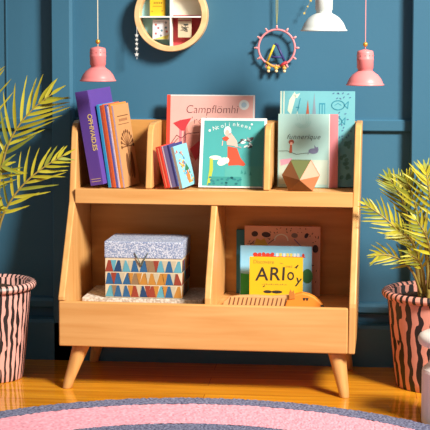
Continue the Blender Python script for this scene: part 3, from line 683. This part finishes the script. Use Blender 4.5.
def frond(parent, O, pts, n, L0, w, start=.35, seed=0, spread=45, droop=.12, stemr=.0042):
    spread *= 1.08
    rnd = random.Random(seed); P = smooth_path([Vector(p)-O for p in pts], 12); N_ = len(P); bm = bmesh.new()
    pass
    n = max(5, round(n*.74))
    tube(bm, P, lambda t: stemr*(1-.75*t)+.0006, 8, 0)
    toCam = Vector((.15, -1, .1)).normalized()
    for i in range(n+1):
        u = start+(1-start)*i/n; q = u*(N_-1); a_ = int(min(q, N_-2)); f = q-a_; p = P[a_]*(1-f)+P[a_+1]*f; t = (P[a_+1]-P[a_]).normalized()
        s_ = t.cross(toCam).normalized(); v = (i/n)
        ln = 1.04*L0*(.62+.75*math.sin(PI*min(1, v*.85+.14)))*(1-.42*v)*rnd.uniform(.88, 1.1)
        for sg in ((-1, 1) if i < n else (0,)):
            an = math.radians((spread-18*v)*rnd.uniform(.85, 1.15))
            d = t*math.cos(an)+s_*sg*math.sin(an)+toCam*rnd.uniform(-.22, .30)
            leaf(bm, p, d, (toCam+s_*rnd.uniform(-.5, .5)).normalized(), ln, .74*w*rnd.uniform(.85, 1.1), 1 if rnd.random() < .72 else 2, droop*rnd.uniform(.3, 1.6), t*.22)
    o = build('frond', bm, [STEM, LEAFA, LEAFB], parent); 
    for p_ in o.data.polygons: p_.use_smooth = True
    return o
def palm(label, cx, cy, rb, rr, H, mm, rimm, stems, fr):
    O = Vector((cx, cy, 0)); t = thing('potted_palm', label, 'plant', Matrix.Translation(O), 'palms in tiger striped pots')
    neck = rr*.90
    bm = bmesh.new()
    prof = [(.001, 0), (rb*.97, 0), (rb, .004)]+[(rb+(neck-rb)*(k_/10)**.85, .004+(H-.03-.004)*k_/10) for k_ in range(1, 11)]+[(neck, H-.004), (neck-.012, H-.004), (neck-.014, H-.05), (.001, H-.055)]
    lathe(bm, prof, 64); PO = build('pot', bm, mm, t, smooth=True)
    bm = bmesh.new(); rc = .0125
    yy = [(neck+.006+rc*math.cos(a_), H-.008+rc*math.sin(a_)) for a_ in [2*PI*k_/14 for k_ in range(15)]]
    lathe(bm, yy, 72); build('rim', bm, rimm, PO, smooth=True)
    bm = bmesh.new(); seg = 40; rings = []; Rs = neck-.0135
    for i in range(12):
        r_ = Rs*i/11+.0005; rings.append([bm.verts.new((r_*math.cos(2*PI*k_/seg), r_*math.sin(2*PI*k_/seg), H-.028+random.uniform(-.004, .004)+.006*(1-i/11))) for k_ in range(seg)])
    for i in range(11):
        for k_ in range(seg): bm.faces.new((rings[i][k_], rings[i][(k_+1) % seg], rings[i+1][(k_+1) % seg], rings[i+1][k_]))
    build('soil', bm, SOIL, PO)
    for s_ in stems:
        bm = bmesh.new(); tube(bm, smooth_path([Vector(p)-O for p in s_[0]], 8), lambda q, r0=s_[1]: r0*(1-.35*q), 10); build('stem', bm, STEM, t, smooth=True)
    for i, f in enumerate(fr): frond(t, O, [(q[0], q[1], .3+(q[2]-.3)*(.91 if cx > 0 else 1)) for q in f[0]], f[1], f[2], f[3], f[4], 100+i+int(cx*100), *f[5:])
PA = potmat(34, .1, 3.3, '#dfa79c'); PB = potmat(23, -.05, 8.1, '#dd9583'); PAR = potmat(44, .25, 1.3, '#dfa79c', 3, .8); PBR = potmat(46, .2, 2.1, '#dd9583', 3, .8)  # pink against peach base: the pots' lighting difference put into the glaze colour
hL = .305
palm('areca palm in a pink tiger striped pot standing left of the bookcase', -.700, .150, .092, .132, .312, PA, PAR,
     [([(-.69, .14, hL-.03), (-.683, .13, .42), (-.672, .13, .56)], .008), ([(-.715, .15, hL-.03), (-.725, .15, .42), (-.735, .14, .58)], .009), ([(-.70, .17, hL-.03), (-.69, .18, .5)], .006)],
     [([(-.683, .13, .42), (-.675, .13, .60), (-.655, .13, .72), (-.62, .13, .80), (-.565, .14, .87), (-.505, .15, .918)], 12, .115, .0078, .42, 42),
      ([(-.69, .12, .33), (-.672, .10, .47), (-.640, .09, .56), (-.585, .09, .635), (-.52, .10, .69), (-.458, .11, .728)], 13, .088, .0070, .36, 44),
      ([(-.715, .12, .40), (-.715, .08, .55), (-.70, .06, .63), (-.66, .05, .685), (-.632, .05, .70)], 9, .085, .0085, .3, 50),
      ([(-.715, .14, .42), (-.73, .12, .62), (-.74, .12, .78), (-.73, .12, .92), (-.71, .12, .98)], 10, .12, .0085, .35, 46),
      ([(-.71, .12, .38), (-.72, .07, .48), (-.70, .04, .55), (-.66, .03, .585)], 7, .075, .008, .35, 50),
      ([(-.72, .16, .42), (-.78, .14, .62), (-.84, .12, .76), (-.92, .12, .84)], 10, .12, .008, .35, 46),
      ([(-.72, .12, .36), (-.79, .08, .50), (-.86, .04, .57), (-.93, .02, .58)], 9, .10, .008, .35, 46)])
palm('areca palm in a pink tiger striped pot, tinted peach for its light, standing right of the bookcase', .716, .185, .124, .170, .302, PB, PBR,
     [([(.665, .17, .27), (.650, .17, .40), (.632, .17, .50)], .006), ([(.69, .16, .27), (.685, .15, .42), (.672, .15, .55)], .007), ([(.72, .15, .27), (.715, .14, .45), (.70, .14, .58)], .007), ([(.70, .2, .27), (.72, .2, .5)], .006), ([(.68, .2, .27), (.66, .2, .42)], .005), ([(.75, .17, .27), (.76, .17, .5)], .007)],
     [([(.665, .16, .30), (.640, .14, .43), (.598, .12, .51), (.545, .11, .568), (.488, .10, .612)], 12, .062, .0066, .42, 42),
      ([(.665, .17, .32), (.645, .19, .47), (.618, .20, .58), (.590, .20, .65), (.562, .20, .695)], 12, .068, .0068, .42, 42),
      ([(.69, .16, .32), (.675, .15, .48), (.652, .14, .58), (.628, .13, .66), (.612, .13, .70)], 12, .068, .0068, .42, 44),
      ([(.71, .15, .32), (.70, .12, .50), (.690, .11, .62), (.680, .10, .69), (.672, .10, .735)], 13, .072, .007, .40, 44),
      ([(.73, .15, .32), (.735, .12, .52), (.745, .11, .65), (.76, .10, .73)], 12, .075, .007, .40, 46),
      ([(.665, .14, .30), (.638, .10, .38), (.600, .08, .425), (.555, .07, .445), (.518, .06, .442)], 9, .055, .0058, .38, 42, .2),
      ([(.67, .15, .32), (.655, .10, .43), (.625, .07, .50), (.580, .06, .535)], 9, .062, .0065, .40, 46, .15),
      ([(.69, .13, .32), (.690, .06, .44), (.672, .03, .52), (.640, .02, .575)], 9, .066, .007, .38, 48),
      ([(.70, .13, .32), (.715, .06, .45), (.728, .03, .54), (.735, .02, .60)], 10, .066, .007, .38, 48),
      ([(.68, .15, .30), (.668, .10, .39), (.650, .07, .43), (.62, .05, .455)], 7, .052, .006, .38, 46, .2),
      ([(.74, .17, .32), (.79, .15, .50), (.84, .13, .62), (.90, .12, .68)], 11, .09, .007, .40, 46),
      ([(.74, .14, .32), (.79, .08, .44), (.85, .04, .50), (.91, .02, .50)], 10, .08, .007, .40, 46)])

# ------------------------------------------------------------------ white pedestal, right foreground
pd = thing('pedestal', 'small white painted turned pedestal with rounded cap at the right edge of the photo', 'pedestal', Matrix.Translation((.724, -.252, 0)))
PW = mat('#ddd3cb', .5, name='chalky_white_paint', bump=.2, bscale=40, var=.08, vscale=12)
bm = bmesh.new(); lathe(bm, [(.001, 0), (.072, 0), (.0755, .004), (.0755, .150), (.073, .158), (.066, .164), (.058, .170), (.053, .182), (.051, .205), (.053, .224), (.001, .224)], 56); build('pedestal_body', bm, PW, pd, smooth=False)
bm = bmesh.new(); lathe(bm, [(.001, .2245), (.074, .2245), (.083, .230), (.087, .239), (.087, .247), (.082, .256), (.070, .262), (.03, .265), (.001, .265)], 56); build('cap', bm, PW, pd, smooth=True)

# ------------------------------------------------------------------ light
def area(name, loc, tgt, size, e, col):
    l = bpy.data.lights.new(name, 'AREA'); l.size = size; l.spread = math.radians(54); l.energy = e; l.color = col; o = bpy.data.objects.new(name, l); COL.objects.link(o)
    o.location = loc; o.rotation_euler = (Vector(tgt)-Vector(loc)).to_track_quat('-Z', 'Y').to_euler()
area('window_key', (2.75, -2.55, 3.3), (.0, .3, .5), 1.0, 52, (1, .95, .86))
w = bpy.data.worlds.new('world'); S.world = w; w.use_nodes = True
w.node_tree.nodes['Background'].inputs[0].default_value = (1, .95, .9, 1); w.node_tree.nodes['Background'].inputs[1].default_value = .24
S.view_settings.view_transform = 'Standard'; S.view_settings.look = 'None'; S.view_settings.gamma = 1; S.view_settings.exposure = 0
S.view_settings.use_curve_mapping = False
